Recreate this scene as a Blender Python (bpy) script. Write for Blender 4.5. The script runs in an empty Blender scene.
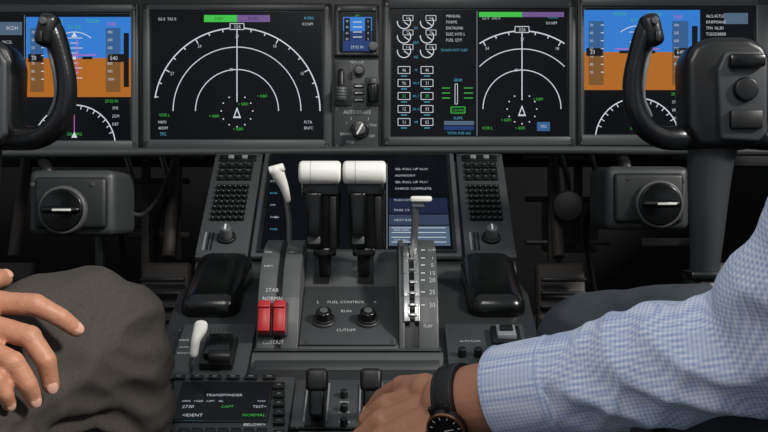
import bpy,bmesh,math,random
from mathutils import Vector,Matrix,noise
random.seed(4)
F=1100.0; TH=math.radians(15); H=1.0
M=Matrix.Translation((0,0,H))@Matrix.Rotation(-TH,4,'X')
def W(px,py,d): return Vector(((px-384)*d/F,d,-(py-216)*d/F))
def wp(px,py,d): return M@W(px,py,d)
scn=bpy.context.scene
try: scn.view_settings.view_transform='Standard'
except Exception: pass

# ------------------------------------------------------------ materials
def lin(c):
    return tuple(((v/255)/12.92 if v/255<=0.04045 else ((v/255+0.055)/1.055)**2.4) for v in c)+(1,)
MATS={}
def mat(name,rgb,rough=0.5,metal=0.0,emis=None,es=1.0,var=0.0,bump=0.0,bscale=400,spec=0.5,sss=0.0):
    if name in MATS: return MATS[name]
    m=bpy.data.materials.new(name); m.use_nodes=True
    nt=m.node_tree; b=nt.nodes['Principled BSDF']
    b.inputs['Base Color'].default_value=lin(rgb); b.inputs['Roughness'].default_value=rough
    b.inputs['Metallic'].default_value=metal
    b.inputs['Specular IOR Level'].default_value=spec
    if emis:
        b.inputs['Emission Color'].default_value=lin(emis); b.inputs['Emission Strength'].default_value=es
    if sss:
        b.inputs['Subsurface Weight'].default_value=sss
        b.inputs['Subsurface Radius'].default_value=(0.01,0.004,0.002)
    if var or bump:
        tc=nt.nodes.new('ShaderNodeTexCoord')
        n=nt.nodes.new('ShaderNodeTexNoise'); n.inputs['Scale'].default_value=18; n.inputs['Detail'].default_value=5
        nt.links.new(tc.outputs['Object'],n.inputs['Vector'])
        if var:
            mx=nt.nodes.new('ShaderNodeMix'); mx.data_type='RGBA'
            c=lin(rgb); mx.inputs['A'].default_value=tuple(v*(1-var) for v in c[:3])+(1,)
            mx.inputs['B'].default_value=tuple(min(1,v*(1+var)) for v in c[:3])+(1,)
            nt.links.new(n.outputs['Fac'],mx.inputs['Factor']); nt.links.new(mx.outputs['Result'],b.inputs['Base Color'])
        if bump:
            n2=nt.nodes.new('ShaderNodeTexNoise'); n2.inputs['Scale'].default_value=bscale; n2.inputs['Detail'].default_value=3
            nt.links.new(tc.outputs['Object'],n2.inputs['Vector'])
            bp=nt.nodes.new('ShaderNodeBump'); bp.inputs['Strength'].default_value=bump; bp.inputs['Distance'].default_value=0.002
            nt.links.new(n2.outputs['Fac'],bp.inputs['Height']); nt.links.new(bp.outputs['Normal'],b.inputs['Normal'])
    MATS[name]=m; return m
def em(name,rgb,es=1.0): return mat('em_'+name,(4,4,4),0.4,emis=rgb,es=es,spec=0.15)
PANEL=mat('panel_grey',(59,62,63),0.45,var=0.1,bump=0.08)
PANELD=mat('panel_dark',(34,36,37),0.45,var=0.1,bump=0.08)
BEZEL=mat('bezel_grey',(68,71,72),0.38,var=0.06)
QUAD=mat('quadrant_grey',(78,80,80),0.4,var=0.08,bump=0.06)
RUB=mat('black_rubber',(14,15,15),0.42,bump=0.05)
GLOSS=mat('black_gloss',(10,11,11),0.22)
KEY=mat('key_black',(15,16,17),0.38)
KEYL=mat('key_grey',(120,124,126),0.45)
WHITE=mat('lever_white',(232,230,222),0.38)
WHT=mat('label_white',(205,208,208),0.6)
METAL=mat('brushed_metal',(190,190,188),0.3,0.9,var=0.1)
STEELD=mat('dark_metal',(85,85,83),0.4,0.7)
RED=mat('switch_red',(165,24,28),0.35)
KNOBG=mat('knob_grey',(80,82,83),.4)
SCR=mat('screen_glass',(5,6,8),0.2,emis=(9,11,15),es=1.0,spec=0.15)
DARK=mat('footwell_dark',(18,18,19),0.7,var=0.3)
DARKB=mat('bracket_brown',(60,54,50),0.6,var=0.3)
E_W=em('white',(205,212,218)); E_G=em('green',(62,190,72)); E_B=em('sky',(50,122,205)); E_BR=em('earth',(172,102,34))
E_C=em('cyan',(80,175,205)); E_M=em('magenta',(190,90,180)); E_Y=em('yellow',(230,200,60)); E_K=em('black',(10,12,15)); E_GR=em('grey',(100,106,112))
E_T=em('tape',(52,92,140)); E_TB=em('tapeb',(120,82,44)); E_P=em('purple',(110,84,138)); E_LB=em('bluegrey',(78,98,120)); E_DB=em('deepblue',(30,56,110))

# ------------------------------------------------------------ builder
def catmull(P,n):
    P=[tuple(p) for p in P]; k=len(P[0])
    Q=[tuple(2*P[0][i]-P[1][i] for i in range(k))]+P+[tuple(2*P[-1][i]-P[-2][i] for i in range(k))]
    out=[]
    for s in range(1,len(Q)-2):
        for j in range(n):
            t=j/n; a,b,c,d=Q[s-1],Q[s],Q[s+1],Q[s+2]
            out.append(tuple(0.5*((2*b[i])+(-a[i]+c[i])*t+(2*a[i]-5*b[i]+4*c[i]-d[i])*t*t+(-a[i]+3*b[i]-3*c[i]+d[i])*t**3) for i in range(k)))
    out.append(P[-1]); return out
def link(o): scn.collection.objects.link(o); return o
def empty(name,loc=(0,0,0)):
    e=bpy.data.objects.new(name,None); e.location=loc; e.empty_display_size=0.1; return link(e)
class B:
    def __init__(s,name,parent=None,frame=True):
        s.name=name; s.bm=bmesh.new(); s.mats=[]; s.parent=parent; s.frame=frame
    def mi(s,m):
        if m not in s.mats: s.mats.append(m)
        return s.mats.index(m)
    def merge(s,t,m,smooth=True):
        i=s.mi(m)
        for f in t.faces: f.material_index=i; f.smooth=smooth
        me=bpy.data.meshes.new('t'); t.to_mesh(me); t.free(); s.bm.from_mesh(me); bpy.data.meshes.remove(me)
    def box(s,c,size,m,bev=0.002,R=None,seg=2):
        t=bmesh.new(); bmesh.ops.create_cube(t,size=1)
        bmesh.ops.scale(t,vec=Vector(size),verts=t.verts)
        bev=min(bev,min(size)*0.45)
        if bev>0: bmesh.ops.bevel(t,geom=t.edges[:],offset=bev,segments=seg,profile=0.5,affect='EDGES')
        X=Matrix.Translation(Vector(c))@(R.to_4x4() if R else Matrix.Identity(4))
        bmesh.ops.transform(t,matrix=X,verts=t.verts); s.merge(t,m)
    def prism(s,pts,vec,m,bev=0.0,seg=2):
        t=bmesh.new(); vs=[t.verts.new(p) for p in pts]; f=t.faces.new(vs)
        r=bmesh.ops.extrude_face_region(t,geom=[f])
        bmesh.ops.translate(t,vec=Vector(vec),verts=[v for v in r['geom'] if isinstance(v,bmesh.types.BMVert)])
        bmesh.ops.recalc_face_normals(t,faces=t.faces)
        if bev>0: bmesh.ops.bevel(t,geom=t.edges[:],offset=bev,segments=seg,profile=0.5,affect='EDGES',clamp_overlap=True)
        s.merge(t,m)
    def prof(s,x0,x1,yz,m,bev=0.002): s.prism([(x0,y,z) for y,z in yz],(x1-x0,0,0),m,bev)
    def cyl(s,p0,p1,r0,r1,m,seg=28,bev=0.0):
        p0=Vector(p0);p1=Vector(p1); d=p1-p0
        t=bmesh.new(); bmesh.ops.create_cone(t,cap_ends=True,segments=seg,radius1=r0,radius2=r1,depth=d.length)
        if bev>0:
            ed=[e for e in t.edges if any(len(f.verts)>4 for f in e.link_faces)]
            bmesh.ops.bevel(t,geom=ed,offset=bev,segments=3,profile=0.5,affect='EDGES')
        X=Matrix.Translation((p0+p1)/2)@d.to_track_quat('Z','Y').to_matrix().to_4x4()
        bmesh.ops.transform(t,matrix=X,verts=t.verts); s.merge(t,m)
    def ring(s,c,ax,prof,m,seg=48,el=(1,1),ref=(0,0,1)):
        # closed lathe band: prof = [(along axis, radius)...]
        ax=Vector(ax).normalized(); A=ax.cross(Vector(ref)).normalized(); Bv=ax.cross(A).normalized(); t=bmesh.new(); rs=[]
        for k in range(seg):
            a=2*math.pi*k/seg; rad=A*math.cos(a)*el[0]+Bv*math.sin(a)*el[1]
            rs.append([t.verts.new(Vector(c)+ax*u+rad*r) for u,r in prof])
        n=len(prof)
        for k in range(seg):
            a,b2=rs[k],rs[(k+1)%seg]
            for j in range(n): t.faces.new((a[j],a[(j+1)%n],b2[(j+1)%n],b2[j]))
        bmesh.ops.recalc_face_normals(t,faces=t.faces); s.merge(t,m)
    def ball(s,c,r,m,R=None):
        if not hasattr(r,'__len__'): r=(r,r,r)
        t=bmesh.new(); bmesh.ops.create_uvsphere(t,u_segments=24,v_segments=14,radius=1)
        X=Matrix.Translation(Vector(c))@(R.to_4x4() if R else Matrix.Identity(4))@Matrix.Diagonal((*r,1))
        bmesh.ops.transform(t,matrix=X,verts=t.verts); s.merge(t,m)
    def tube(s,pts,radii,m,n=6,seg=16,ref=(0,1,0),closed=False):
        rr=[(r,r) if not hasattr(r,'__len__') else r for r in radii]
        Q=catmull([tuple(p)+tuple(r) for p,r in zip(pts,rr)],n)
        t=bmesh.new(); rings=[]; ref=Vector(ref)
        for i,q in enumerate(Q):
            a=Vector(Q[max(0,i-1)][:3]);b=Vector(Q[min(len(Q)-1,i+1)][:3]); T=(b-a).normalized()
            S=T.cross(ref).normalized(); U=S.cross(T).normalized(); c=Vector(q[:3])
            rings.append([t.verts.new(c+S*q[3]*math.cos(2*math.pi*k/seg)+U*q[4]*math.sin(2*math.pi*k/seg)) for k in range(seg)])
        for a,b in zip(rings,rings[1:]):
            for k in range(seg): t.faces.new((a[k],a[(k+1)%seg],b[(k+1)%seg],b[k]))
        for ring,e,sgn in ((rings[0],0,-1),(rings[-1],-1,1)):
            q=Q[e]; q2=Q[1] if e==0 else Q[-2]; T=(Vector(q[:3])-Vector(q2[:3])).normalized()
            c=Vector(q[:3]); prev=ring
            for ang in (35,65):
                k1=math.cos(math.radians(ang)); h=math.sin(math.radians(ang))*min(q[3],q[4])
                new=[t.verts.new(c+(v.co-c)*k1+T*h) for v in ring]
                for k in range(seg): t.faces.new((prev[k],prev[(k+1)%seg],new[(k+1)%seg],new[k]))
                prev=new
            t.faces.new(prev)
        bmesh.ops.recalc_face_normals(t,faces=t.faces); s.merge(t,m)
    def flat(s,pts,m):
        t=bmesh.new(); t.faces.new([t.verts.new(p) for p in pts]); s.merge(t,m,False)
    def done(s,ang=35):
        me=bpy.data.meshes.new(s.name)
        if s.frame: bmesh.ops.transform(s.bm,matrix=M,verts=s.bm.verts)
        vs=[v.co for v in s.bm.verts]
        lo=Vector([min(v[i] for v in vs) for i in range(3)]);hi=Vector([max(v[i] for v in vs) for i in range(3)])
        c=(lo+hi)/2; bmesh.ops.translate(s.bm,vec=-c,verts=s.bm.verts)
        s.bm.to_mesh(me); s.bm.free()
        for m in s.mats: me.materials.append(m)
        try: me.set_sharp_from_angle(angle=math.radians(ang))
        except Exception: pass
        o=bpy.data.objects.new(s.name,me); link(o); o.location=c
        if s.parent: o.parent=s.parent; o.location=c-s.parent.location
        return o
TXT={}
def textmesh(st):
    if st in TXT: return TXT[st]
    cu=bpy.data.curves.new('t','FONT'); cu.body=st; cu.size=1; cu.resolution_u=2; cu.offset=-0.012
    o=bpy.data.objects.new('t',cu); link(o)
    dg=bpy.context.evaluated_depsgraph_get(); me=bpy.data.meshes.new_from_object(o.evaluated_get(dg))
    V=[(v.co.x*.86,v.co.y) for v in me.vertices]; Fs=[list(p.vertices) for p in me.polygons]
    bpy.data.objects.remove(o); bpy.data.meshes.remove(me); bpy.data.curves.remove(cu)
    TXT[st]=(V,Fs); return TXT[st]
class PL:
    def __init__(s,o,V):
        s.o=Vector(o); s.U=Vector((1,0,0)); s.V=Vector(V).normalized(); s.N=s.U.cross(s.V)
        s.R=Matrix((s.U,s.V,s.N)).transposed()
    def P(s,px,py,h=0):
        r=Vector(((px-384)/F,1,-(py-216)/F)); return r*((s.o.dot(s.N)+h)/r.dot(s.N))
    def uv(s,px,py):
        p=s.P(px,py); return p.x-s.o.x,(p-s.o).dot(s.V)
    def at(s,u,v,h=0): return s.o+s.U*u+s.V*v+s.N*h
    def box(s,b,u0,u1,v0,v1,h,m,bev=0.001,h0=0.0):
        b.box(s.at((u0+u1)/2,(v0+v1)/2,h0+(h)/2),(abs(u1-u0),abs(v1-v0),h),m,bev,s.R)
    def pbox(s,b,x0,y0,x1,y1,h,m,bev=0.001,h0=0.0):
        ym=(y0+y1)/2; xm=(x0+x1)/2
        s.box(b,s.uv(x0,ym)[0],s.uv(x1,ym)[0],s.uv(xm,y1)[1],s.uv(xm,y0)[1],h,m,bev,h0)
    def rect(s,b,x0,y0,x1,y1,m,h=0.001):
        b.flat([s.P(x0,y0,h),s.P(x1,y0,h),s.P(x1,y1,h),s.P(x0,y1,h)],m)
    def line(s,b,x0,y0,x1,y1,w,m,h=0.001):
        dx,dy=x1-x0,y1-y0; L=math.hypot(dx,dy) or 1; nx,ny=-dy/L*w/2,dx/L*w/2
        b.flat([s.P(x0+nx,y0+ny,h),s.P(x1+nx,y1+ny,h),s.P(x1-nx,y1-ny,h),s.P(x0-nx,y0-ny,h)],m)
    def frame(s,b,x0,y0,x1,y1,w,m,h=0.001):
        s.line(b,x0,y0,x1,y0,w,m,h);s.line(b,x0,y1,x1,y1,w,m,h);s.line(b,x0,y0,x0,y1,w,m,h);s.line(b,x1,y0,x1,y1,w,m,h)
    def arc(s,b,cx,cy,r,a0,a1,w,m,h=0.001):
        n=max(6,int(abs(a1-a0)/5)); i=b.mi(m); pv=None
        for k in range(n+1):
            a=math.radians(a0+(a1-a0)*k/n); c,sn=math.cos(a),math.sin(a)
            p=b.bm.verts.new(s.P(cx+(r-w/2)*c,cy-(r-w/2)*sn,h)); q=b.bm.verts.new(s.P(cx+(r+w/2)*c,cy-(r+w/2)*sn,h))
            if pv: f=b.bm.faces.new((pv[0],pv[1],q,p)); f.material_index=i
            pv=(p,q)
    def disc(s,b,cx,cy,r,m,h=0.001):
        b.flat([s.P(cx+r*math.cos(a*math.pi/12),cy-r*math.sin(a*math.pi/12),h) for a in range(24)],m)
    def text(s,b,st,px,py,size,m,al='c',h=0.001):
        V,Fs=textmesh(st)
        if not V: return
        w=max(v[0] for v in V); off={'c':w/2,'l':0,'r':w}[al]
        o=s.P(px,py,h); k=(s.P(px+1,py,h)-o).length*size; i=b.mi(m)
        vs=[b.bm.verts.new(o+s.U*((x-off)*k)+s.V*((y-0.35)*k)) for x,y in V]
        for f in Fs:
            try: ff=b.bm.faces.new([vs[j] for j in f]); ff.material_index=i
            except Exception: pass
MAIN=PL((0,2.0,0),(0,0,1))
FWD=PL((0,1.74,-.073),(0,.23,.182))
AFT=PL((0,1.29,-.253),(0,.23,.105))

# ------------------------------------------------------------ main panel
b=B('instrument_panel')
MAIN.pbox(b,-190,-42,900,152,0.05,PANELD,0.006,h0=-0.05)
b.tube([W(-190,154,1.985),W(200,152,1.985),W(520,150,1.985),W(900,153,1.985)],[0.008]*4,PANEL,seg=12)
for x in (141,333,380,576,760):
    MAIN.pbox(b,x-0.8,-40,x+0.8,150,0.0015,RUB,0)
# centre column
MAIN.pbox(b,334,60,379,149,0.006,PANEL,0.002)
MAIN.pbox(b,335,63,352,106,0.004,PANELD,0.001,h0=.005); MAIN.pbox(b,366,78,379,106,0.004,PANELD,0.001,h0=.005)
p=MAIN.P(359,71,.006); b.cyl(p,p+Vector((0,-.004,0)),.011,.011,RUB); b.cyl(p,p+Vector((0,-.016,0)),.008,.007,KNOBG,bev=.001)
# landing gear style lever and guarded switch
b.tube([MAIN.P(341,72,.012),MAIN.P(341,86,.02),MAIN.P(341,92,.03)],[.006,.006,.006],RUB,seg=12)
b.cyl(MAIN.P(341,87,.03),MAIN.P(341,101,.03),.011,.011,KNOBG,bev=.003)
for y in (90,93,96,99): b.ring(MAIN.P(341,y,.03),(0,0,1),[(-.0008,.0108),(0,.0116),(.0008,.0108),(0,.010)],RUB,24,ref=(0,1,0))
b.cyl(MAIN.P(373,84,.022),MAIN.P(373,103,.022),.011,.010,GLOSS,bev=.003); b.cyl(MAIN.P(373,79,.018),MAIN.P(373,84,.018),.008,.008,KNOBG,bev=.001)
for i in range(3): MAIN.pbox(b,354,84+i*7,364,88+i*7,.004,KEY,.0005,h0=.006); MAIN.rect(b,355,85.5+i*7,363,86.5+i*7,WHT,.0103)
MAIN.text(b,'AUTOBRAKE',357,112,5.5,WHT,h=.0068)
for t,x,y in (('1',346,123),('2',351,118.5),('DISARM',346,134),('3',368,118.5),('MAX',373,125),('RTO',350,142),('OFF',372,136)): MAIN.text(b,t,x,y,4,WHT,h=.0068)
p=MAIN.P(360,130,.006); b.cyl(p,p+Vector((0,-.006,0)),.017,.016,GLOSS,bev=.001); b.cyl(p,p+Vector((0,-.022,0)),.011,.0095,KNOBG,bev=.002)
b.box(p+Vector((0,-.024,0)),(.004,.006,.022),WHITE,.001,Matrix.Rotation(.5,3,'Y'))
MAIN.text(b,'HDG REF',357,62,4,WHT,h=.0068)
for x in (337,376):
    for y in (109,146): MAIN.disc(b,x,y,1.4,STEELD,.0068)
b.done()
b=B('glareshield')
b.prof(-1.05,.98,[(1.80,.50),(1.84,.475),(2.1,.472),(2.25,.52),(1.95,.54)],RUB,.006); b.done()

def bezel(name,x0,y0,x1,y1,sx0,sy0,sx1,sy1):
    b=B(name)
    MAIN.pbox(b,x0,y0,x1,y1,.009,BEZEL,.003)
    for r in ((x0,y0,x1,sy0),(x0,sy1,x1,y1),(x0,y0,sx0,y1),(sx1,y0,x1,y1)):
        MAIN.pbox(b,r[0]+1.5,r[1]+1,r[2]-1.5,r[3]-1,.015,BEZEL,.003)
    MAIN.pbox(b,sx0-2,sy0-2,sx1+2,sy1+2,.0115,RUB,.001)
    MAIN.pbox(b,sx0,sy0,sx1,sy1,.0122,SCR,0)
    for x in (x0+5,x1-5):
        for y in (y0+4 if y0>-2 else 4,y1-4): MAIN.disc(b,x,y,1.5,STEELD,.0153)
    return b
HD=.0126; HD2=.0129; HD3=.0132
def ndisp(b,cx,cy,R,clipl,clipr,top):
    def A(r,w=1.2):
        for a in range(0,180,3):
            am=a+1.5; x=cx+r*math.cos(math.radians(am)); y=cy-r*math.sin(math.radians(am))
            if clipl<x<clipr and y>top: MAIN.arc(b,cx,cy,r,a,a+3,w,E_W,HD)
    A(R,1.2);A(R*.77,.9);A(R*.5,.9)
    for a in range(0,181,10):
        c,s=math.cos(math.radians(a)),math.sin(math.radians(a)); l=5 if a%30==0 else 3
        if clipl<cx+R*c<clipr and cy-R*s>top: MAIN.line(b,cx+R*c,cy-R*s,cx+(R-l)*c,cy-(R-l)*s,1,E_W,HD)
        if a%30==0 and clipl<cx+(R-9)*c<clipr and 0<a<180: MAIN.text(b,str(12+a//10),cx+(R-8)*c,cy-(R-8)*s,4.5,E_W,h=HD2)
    MAIN.line(b,cx,cy-R+5,cx,cy-9,1.0,E_W,HD)
    for a in range(0,360,30):
        c,s=math.cos(math.radians(a)),math.sin(math.radians(a)); MAIN.disc(b,cx+R*.19*c,cy-R*.19*s,.7,E_W,HD)
    b.flat([MAIN.P(cx,cy-4,HD2),MAIN.P(cx+4,cy+7,HD2),MAIN.P(cx-4,cy+7,HD2)],E_W)
    b.flat([MAIN.P(cx,cy-1,HD3),MAIN.P(cx+2.4,cy+5.5,HD3),MAIN.P(cx-2.4,cy+5.5,HD3)],E_K)
    MAIN.rect(b,cx-7,cy-R-4.5,cx+7,cy-R+1.5,E_K,HD2); MAIN.frame(b,cx-7,cy-R-4.5,cx+7,cy-R+1.5,.7,E_W,HD3); MAIN.text(b,'326',cx,cy-R-1.5,5.5,E_W,h=HD3)
    MAIN.text(b,'40',cx-6,cy-R*.5,4.5,E_W,h=HD2)
    MAIN.text(b,'GS 0  TAS 0',clipl+3,top+1,4.2,E_W,'l',HD)
    MAIN.text(b,'KORD',clipr-16,top,4.2,E_C,'l',HD); MAIN.text(b,'0.0 NM',clipr-18,top+6,4.2,E_W,'l',HD)
def strip_text(b,x0,y0,n,m,dy=6,w=4,size=4.2):
    for i in range(n):
        MAIN.text(b,''.join(random.choice('ABCDEFGHKLMNRST0123456789 ') for _ in range(w)),x0,y0+i*dy,size,m,'l',HD2)
def pfd(b,x0,x1,y0,ym,y1,yb):
    w=x1-x0
    MAIN.rect(b,x0,y0,x1,ym,E_B,HD); MAIN.rect(b,x0,ym,x1,y1,E_BR,HD)
    MAIN.rect(b,x0+w*.04,y0+11,x0+w*.17,ym,E_T,HD2);MAIN.rect(b,x0+w*.04,ym,x0+w*.17,y1-5,E_TB,HD2)
    MAIN.rect(b,x1-w*.24,y0+11,x1-w*.10,ym,E_T,HD2);MAIN.rect(b,x1-w*.24,ym,x1-w*.10,y1-5,E_TB,HD2)
    for i in range(7):
        y=y0+15+i*(y1-y0-25)/7
        MAIN.text(b,str(30+10*i),x0+w*.05,y,4,E_W,'l',HD3); MAIN.line(b,x0+w*.145,y,x0+w*.17,y,.8,E_W,HD3)
        MAIN.text(b,str(400+100*i),x1-w*.225,y,4,E_W,'l',HD3)
    MAIN.rect(b,x0+w*.02,ym-4,x0+w*.16,ym+4,E_K,HD3); MAIN.rect(b,x1-w*.22,ym-4,x1-w*.04,ym+4,E_K,HD3)
    MAIN.text(b,'640',x1-w*.2,ym,6,E_W,'l',.0135); MAIN.text(b,'30',x0+w*.05,ym,6,E_W,'l',.0135)
    xc=x0+w*.46
    for i in range(-4,5):
        if i: l=8 if i%2==0 else 4; MAIN.line(b,xc-l,ym+i*5,xc+l,ym+i*5,.7,E_W,HD2)
    MAIN.rect(b,xc-18,ym-1.3,xc-8,ym+1.3,E_K,HD3);MAIN.rect(b,xc+8,ym-1.3,xc+18,ym+1.3,E_K,HD3);MAIN.rect(b,xc-1.5,ym-1.5,xc+1.5,ym+1.5,E_W,HD3)
    MAIN.line(b,xc-22,ym-3,xc+22,ym-3,.9,E_M,HD3); MAIN.line(b,xc+3,ym-18,xc+3,ym+16,.9,E_M,HD3)
    MAIN.arc(b,xc,ym,26,50,130,.8,E_W,HD2)
    b.flat([MAIN.P(xc,ym-26,HD3),MAIN.P(xc-3,ym-21,HD3),MAIN.P(xc+3,ym-21,HD3)],E_W)
    MAIN.text(b,'TO/GA',xc-18,y0+4,5,E_G,'c',HD2);MAIN.text(b,'TO/GA',xc+18,y0+4,5,E_G,'c',HD2);MAIN.text(b,'FLT DIR',xc,y0+10,4.5,E_G,'c',HD2)
    MAIN.text(b,'7000',x1-w*.23,y0+7,5.5,E_M,'l',HD2);MAIN.text(b,'29.92 IN',x1-w*.25,y1+4,4.5,E_G,'l',HD2)
    MAIN.rect(b,x1-w*.07,y0+16,x1-w*.02,y1-10,E_K,HD2)
    cy=yb+8; r=cy-(y1+8)
    for a in range(5,176,2): MAIN.arc(b,xc,cy,r,a,a+2,1.1,E_W,HD2)
    for a in range(10,175,10):
        c,s=math.cos(math.radians(a)),math.sin(math.radians(a))
        if cy-(r-4)*s<yb: MAIN.line(b,xc+r*c,cy-r*s,xc+(r-4)*c,cy-(r-4)*s,.8,E_W,HD2)
    MAIN.line(b,xc,cy-r,xc,yb-3,.8,E_M,HD2); MAIN.text(b,'326 MAG',xc,yb-4,4.5,E_G,'c',HD2)
    b.flat([MAIN.P(xc,cy-r*.35,HD3),MAIN.P(xc-3,cy-r*.35+6,HD3),MAIN.P(xc+3,cy-r*.35+6,HD3)],E_W)
# captain outer display
b=bezel('flight_display',-62,4,139,151,-50,15,131,140)
pfd(b,26,131,17,58,97,138)
MAIN.line(b,24.5,15,24.5,140,.8,E_GR,HD)
strip_text(b,-46,22,8,E_W,dy=14,w=6); strip_text(b,2,42,2,E_W,w=5); strip_text(b,2,56,4,E_G,w=5,dy=7); strip_text(b,2,90,5,E_C,w=4,dy=9)
strip_text(b,112,108,3,E_W,w=3,dy=8); MAIN.rect(b,-20,22,22,35,E_LB,HD); MAIN.text(b,'BCDH',12,28,5,E_W,h=HD2); b.done()
# captain inner display (nav)
b=bezel('flight_display',143,4,332,150,153,13,322,139)
ndisp(b,237,111,83,155,320,18)
MAIN.rect(b,204,15,237,22,E_G,HD2);MAIN.rect(b,237,15,270,22,E_P,HD2);MAIN.text(b,'MAP',219,18.5,5,E_K,h=HD3);MAIN.text(b,'PLAN',253,18.5,5,E_K,h=HD3)
strip_text(b,158,122,2,E_W,w=4,dy=6);strip_text(b,304,122,2,E_W,w=4,dy=6); MAIN.text(b,'TFC',163,134,4.5,E_C,h=HD2)
for x,y in ((238,129),(214,116),(262,96),(243,104)): MAIN.text(b,'+ KBFI',x,y,4.2,E_G,'c',HD2)
MAIN.text(b,'VOR L',159,115,4.5,E_G,'l',HD2)
b.done()
# standby
b=bezel('standby_display',334,5,379,57,341,14,374,53)
MAIN.rect(b,343,17,372,31,E_B,HD);MAIN.rect(b,343,31,372,41,E_DB,HD);MAIN.rect(b,343,41,372,51,E_DB,HD2)
for i in range(4): MAIN.line(b,353,22+i*5,362,22+i*5,.8,E_W,HD3)
MAIN.rect(b,344,18,350,41,E_K,HD2);MAIN.rect(b,365,18,371,41,E_K,HD2)
for i in range(4): MAIN.text(b,str(20+i*20),347,21+i*6,3.2,E_W,h=HD3);MAIN.text(b,str(2+i),368,21+i*6,3.2,E_W,h=HD3)
MAIN.text(b,'APP',357,15.7,3,E_G,h=HD2);MAIN.text(b,'29.92 IN',357,47,4.2,E_W,h=HD3)
p=MAIN.P(373,47,.015); b.cyl(p,p+Vector((0,-.012,0)),.009,.008,KNOBG,bev=.001)
b.done()
# eicas + nav
b=bezel('flight_display',382,-6,575,147,392,11,566,136)
MAIN.line(b,477,11,477,136,1,E_GR,HD)
ndisp(b,522,109,78,479,564,17)
MAIN.rect(b,479,12,522,17,E_G,HD2);MAIN.rect(b,522,12,564,17,E_P,HD2)
MAIN.text(b,'VOR L',482,128,4.5,E_G,'l',HD2);MAIN.rect(b,537,122,550,131,E_T,HD2);MAIN.text(b,'TFC',543.5,126.5,4.5,E_W,h=HD3)
for x,y in ((520,128),(506,120),(538,99)): MAIN.text(b,'+ KBFI',x,y,4.2,E_G,'c',HD2)
for i,x in enumerate((404,427)):
    for j in range(3):
        y=22+j*14.5
        MAIN.arc(b,x,y,6.6,-190,35,.9,E_W,HD2);MAIN.line(b,x,y,x+5,y+3.5,.9,E_W,HD2);MAIN.frame(b,x-1,y-6.5,x+9,y-1.5,.55,E_W,HD2);MAIN.text(b,('0.0','22','117')[j],x+4,y-4,3.6,E_W,h=HD3)
    for j in range(5):
        y=67+j*13
        MAIN.text(b,str(random.randint(10,99)),x,y+3,4.6,E_G if j==2 else E_W,h=HD2); MAIN.frame(b,x-6,y-.5,x+6,y+6.5,.6,E_W,HD2); MAIN.line(b,x-3,y+9,x+3,y+9,.7,E_C,HD2)
for j,t in enumerate(('N1','EGT','N2')): MAIN.text(b,t,416,28+j*14.5,3.8,E_C,h=HD2)
for j,t in enumerate(('FF','OIL P','OIL T','OIL Q','VIB')): MAIN.text(b,t,416,70+j*13,3.2,E_C,h=HD2)
for j,t in enumerate(('MANUAL','FORMS','DATALINK','ELEC HYD L','FUEL QTY')): MAIN.text(b,t,446,16+j*6,4.2,E_W,'l',h=HD2)
MAIN.text(b,'DOORS NOT CLSD',441,50,3.6,E_C,'l',h=HD2)
for j in range(3):
    MAIN.line(b,442,88+j*5,450,88+j*5,.8,E_G,HD2);MAIN.line(b,464,88+j*5,473,88+j*5,.8,E_G,HD2)
MAIN.frame(b,455,84,457.5,104,.6,E_W,HD2);MAIN.text(b,'GEAR',458,80,4,E_C,h=HD2);MAIN.frame(b,451,107,465,113,.7,E_G,HD2);MAIN.text(b,'DOWN',458,110.2,4,E_G,h=HD3)
MAIN.text(b,'FLAPS',458,118,4,E_C,h=HD2)
MAIN.rect(b,444,121,474,125,E_LB,HD2);MAIN.rect(b,444,126,474,130,E_DB,HD2);MAIN.text(b,'TOTAL FUEL 60.2',459,133,3.6,E_C,h=HD3)
b.done()
# fo outer
b=bezel('flight_display',577,-4,778,147,584,9,752,134)
pfd(b,584,700,10,52,90,132)
MAIN.rect(b,700,10,702,90,E_K,HD2)
strip_text(b,706,16,4,E_W,w=9); strip_text(b,706,44,3,E_C,w=8);strip_text(b,706,64,5,E_W,w=8,dy=7);strip_text(b,706,104,4,E_G,w=9,dy=7)
MAIN.rect(b,724,13,748,24,E_LB,HD); strip_text(b,672,102,3,E_W,w=4,dy=8)
b.done()

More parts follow.
